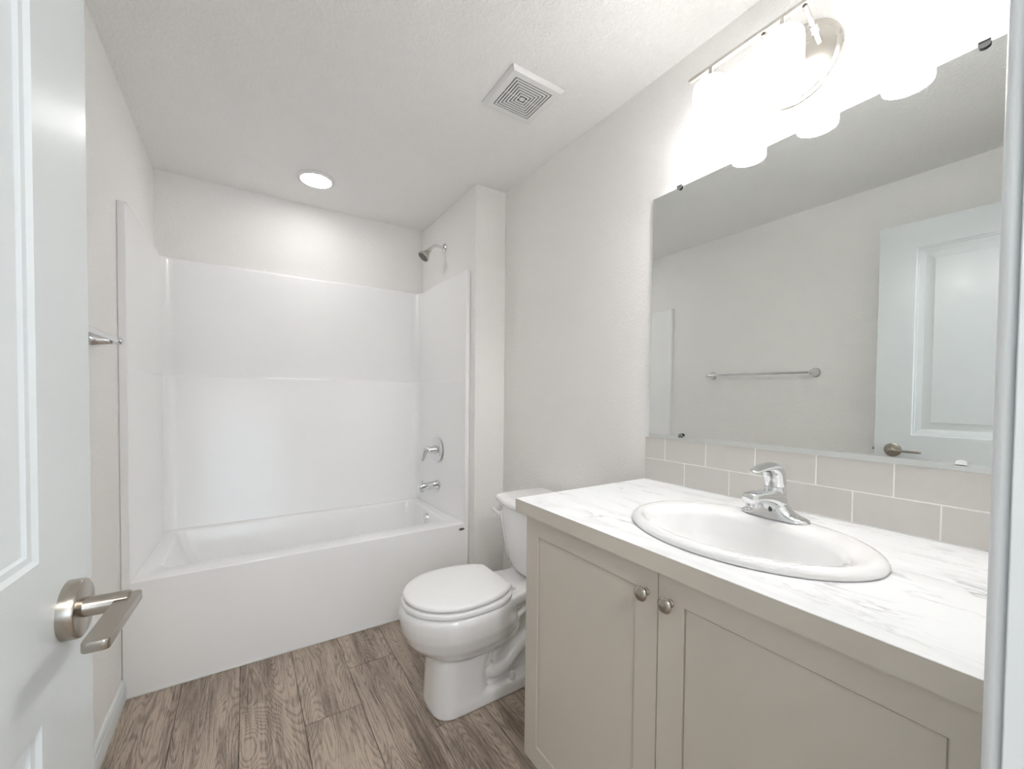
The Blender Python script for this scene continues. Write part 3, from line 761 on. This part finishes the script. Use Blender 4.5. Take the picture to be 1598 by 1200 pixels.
# ------------------------------------------------------------------ tile backsplash (two rows)
bm = bmesh.new(); tw = .1613; g = .0016; th = .0085
zr = [ZC+.0015, ZC+.0835, 1.0735]
box(bm, (XR-.0079, YE+.001, ZC+.0005), (XR-.0005, 1.0575, 1.0735), mat=1)
for row, off in ((0, .886), (1, .968)):
    ys = [1.0585]; y = off
    while y > YE: ys.append(y); y -= tw
    ys.append(YE+.001)
    for a, b_ in zip(ys, ys[1:]):
        if a-b_ < .01: continue
        x0, y0, y1, z0, z1 = XR-th, b_+g*.5, a-g*.5, zr[row]+g*.5, zr[row+1]-g*.5
        pr1 = [Vector((XR-.0006, y, z)) for y, z in ((y0, z0), (y1, z0), (y1, z1), (y0, z1))]
        k = .0016
        pr2 = [Vector((x0+.0012, p.y, p.z)) for p in pr1]
        pr3 = [Vector((x0, y, z)) for y, z in ((y0+k, z0+k), (y1-k, z0+k), (y1-k, z1-k), (y0+k, z1-k))]
        loft(bm, [pr1, pr2, pr3])
bs = tag(obj('tile_backsplash', bm, [M['tile'], M['grout']], angle=30), 'glossy grey subway tile backsplash in two rows between countertop and mirror', 'backsplash')

# ------------------------------------------------------------------ mirror
MY0, MY1, MZ0, MZ1 = YE+.06, 1.0405, 1.0745, 1.982
mi = empty('mirror', (XR-.003, (MY0+MY1)/2, MZ0), 'wide frameless wall mirror held by small clips above the backsplash', 'mirror')
bm = bmesh.new(); v = box(bm, (XR-.0065, MY0, MZ0), (XR-.0005, MY1, MZ1), mat=1)
for f in bm.faces:
    f.normal_update()
    if abs(f.normal.x) > .9: f.material_index = 0
obj('mirror_plate', bm, [M['mirror'], M['glass_edge']], parent=mi)
bm = bmesh.new(); box(bm, (XR-.0098, MY0, MZ0-.0005), (XR-.0070, MY1, MZ0+.0125)); box(bm, (XR-.0098, MY0, MZ0-.002), (XR-.0005, MY1, MZ0-.0006))
obj('bottom_channel', bm, M['alu'], parent=mi)
def clip(y, z, s, m):
    bm = bmesh.new()
    outl = [(-.009, 0), (.009, 0)] + [(.009*math.cos(a), .007+.006*math.sin(a)) for a in [PI*k/10 for k in range(11)]]
    loft(bm, [[Vector((x, y+a, z+s*(b_-.002))) for a, b_ in outl] for x in (XR-.0130, XR-.0105)])
    box(bm, (XR-.0130, y-.009, min(z, z-s*.004)), (XR-.0005, y+.009, max(z, z-s*.004)))
    obj('clip', bm, m, parent=mi, label='clear plastic clip' if m is M['clear'] else None)
clip(.926, MZ1+.0015, -1, M['clip']); clip(.200, MZ1+.0015, -1, M['clip'])
clip(.901, MZ0+.0115, 1, M['clip']); clip(.212, MZ0+.0115, 1, M['clear'])
adopt(mi)

# ------------------------------------------------------------------ vanity light
BX, BZ, BY = 1.614, 2.238, .547
vl = empty('vanity_light', (XR, BY, 2.165), 'brushed nickel bar light with three glowing white cylinder shades above the mirror', 'wall light')
bm = bmesh.new()
lathe(bm, (XR, BY+.006, 2.163), (-1, 0, 0), [(.0005, .108), (.012, .108), (.016, .105), (.018, .098), (.020, .096), (.022, .094), (.024, .080), (.026, .001)], 64)
obj('backplate', bm, M['nickel_light'], parent=vl)
for s in (-1, 1):
    bm = bmesh.new(); y = BY + s*.050
    tube(bm, [(XR-.02, y, 2.185), (XR-.055, y, 2.203), (BX+.004, y, BZ-.004)], [.0062, .0062, .0062], 18)
    lathe(bm, (XR-.056, y, 2.2035), (-.8, 0, .42), [(-.008, .0095), (.012, .0095)], 18)
    obj('arm', bm, M['nickel_light'], parent=vl)
bm = bmesh.new(); box(bm, (BX-.0075, BY-.272, BZ-.004), (BX+.0075, BY+.272, BZ+.004)); box(bm, (BX-.004, BY-.2715, BZ+.0045), (BX+.004, BY+.2715, BZ+.0085))
obj('bar', bm, M['nickel_light'], parent=vl, bevel=.0012)
for k in (-1, 0, 1):
    y = BY + k*.1985
    bm = bmesh.new(); lathe(bm, (BX, y, BZ-.003), (0, 0, -1), [(0, .008), (.020, .008), (.024, .014), (.038, .020), (.0422, .020)], 24)
    hd_ = obj('shade_holder', bm, M['nickel_light'], parent=vl)
    bm = bmesh.new()
    lathe(bm, (BX, y, 2.193), (0, 0, -1), [(0, .020), (.001, .038), (.004, .0455), (.010, .0495), (.020, .0510), (.155, .0510), (.160, .050), (.1605, .047), (.155, .046), (.03, .046), (.008, .038), (.006, .020)], 48, cap0=True, cap1=True)
    obj('shade', bm, M['shade'], parent=hd_)
    bm = bmesh.new(); lathe(bm, (BX, y, 2.150), (0, 0, -1), [(0, .012), (.02, .014), (.05, .026), (.075, .030), (.10, .024), (.112, .010), (.114, .001)], 24)
    obj('bulb', bm, M['bulb'], parent=hd_)
adopt(vl)

# ------------------------------------------------------------------ ceiling disc light over the tub
cl = empty('ceiling_light', (.757, 2.58, H), 'round white recessed LED ceiling light glowing above the tub', 'ceiling light')
bm = bmesh.new(); lathe(bm, (.757, 2.58, H-.0003), (0, 0, -1), [(0, .098), (.006, .098), (.011, .094), (.014, .086), (.014, .080), (.010, .079)], 64, cap1=False)
obj('trim_ring', bm, M['plastic'], parent=cl)
bm = bmesh.new(); lathe(bm, (.757, 2.58, H-.003), (0, 0, -1), [(0, .079), (.0095, .079), (.0112, .070), (.012, .001)], 64)
obj('lens', bm, M['lens'], parent=cl)
adopt(cl)

# ------------------------------------------------------------------ exhaust vent
VX, VY, VH = 1.359, 1.402, .121
vt = empty('ceiling_vent', (VX, VY, H), 'square white exhaust fan cover with concentric slots on the ceiling', 'vent')
def sqring(bm, ro, ri, z0, z1, mat=0):
    A = [Vector((VX+sx*ro, VY+sy*ro, z)) for z in (z0,) for sx, sy in ((-1, -1), (1, -1), (1, 1), (-1, 1))]
    def sq(r, z): return [Vector((VX+sx*r, VY+sy*r, z)) for sx, sy in ((-1, -1), (1, -1), (1, 1), (-1, 1))]
    vs = loft(bm, [sq(ro, z0), sq(ro, z1), sq(ri, z1), sq(ri, z0)], cap0=False, cap1=False, mat=mat)
    for i in range(4): bm.faces.new((vs[0][i], vs[0][(i+1) % 4], vs[3][(i+1) % 4], vs[3][i])).material_index = mat
bm = bmesh.new()
def sq(r, z): return [Vector((VX+sx*r, VY+sy*r, z)) for sx, sy in ((-1, -1), (1, -1), (1, 1), (-1, 1))]
vs = loft(bm, [sq(VH, H-.0005), sq(VH, H-.004), sq(VH-.008, H-.0125), sq(VH-.011, H-.0142), sq(.086, H-.0142), sq(.086, H-.008), sq(.10, H-.0005)], cap0=False, cap1=False)
for i in range(4): bm.faces.new((vs[0][i], vs[0][(i+1) % 4], vs[-1][(i+1) % 4], vs[-1][i]))
obj('cover_frame', bm, M['plastic'], parent=vt, angle=20)
bm = bmesh.new(); st = .0117; r = .086-.0046
while r > .012:
    sqring(bm, r, max(r-st+.0048, .0), H-.0122, H-.0140) if True else box(bm, (VX-r, VY-r, H-.0140), (VX+r, VY+r, H-.0122))
    r -= st
box(bm, (VX-.0100, VY-.0100, H-.0140), (VX+.0100, VY+.0100, H-.0122))
for s in (-1, 1):
    box(bm, (min(VX+s*.01, VX+s*.087), VY-.0012, H-.0136), (max(VX+s*.01, VX+s*.087), VY+.0012, H-.0118))
obj('grille', bm, M['plastic'], parent=vt, angle=20)
bm = bmesh.new(); box(bm, (VX-.0858, VY-.0858, H-.0118), (VX+.0858, VY+.0858, H-.002)); obj('backing', bm, M['dark'], parent=vt)
adopt(vt)

# ------------------------------------------------------------------ towel bar on the left wall
TB = 1.392
tb = empty('towel_bar', (0, 1.48, TB), 'chrome towel bar with cone posts on the left wall before the tub', 'towel bar')
for y in (1.137, 1.822):
    bm = bmesh.new()
    lathe(bm, (.0005, y, TB), (1, 0, 0), [(0, .030), (.003, .030), (.0045, .027), (.012, .0225), (.030, .0175), (.048, .0135), (.058, .0115), (.066, .0120), (.072, .0125), (.077, .0115), (.080, .008), (.081, .001)], 32)
    obj('post', bm, M['chrome'], parent=tb)
bm = bmesh.new(); tube(bm, [(.068, 1.137, TB), (.068, 1.822, TB)], [.0078, .0078], 20); obj('bar', bm, M['chrome'], parent=tb)
adopt(tb)
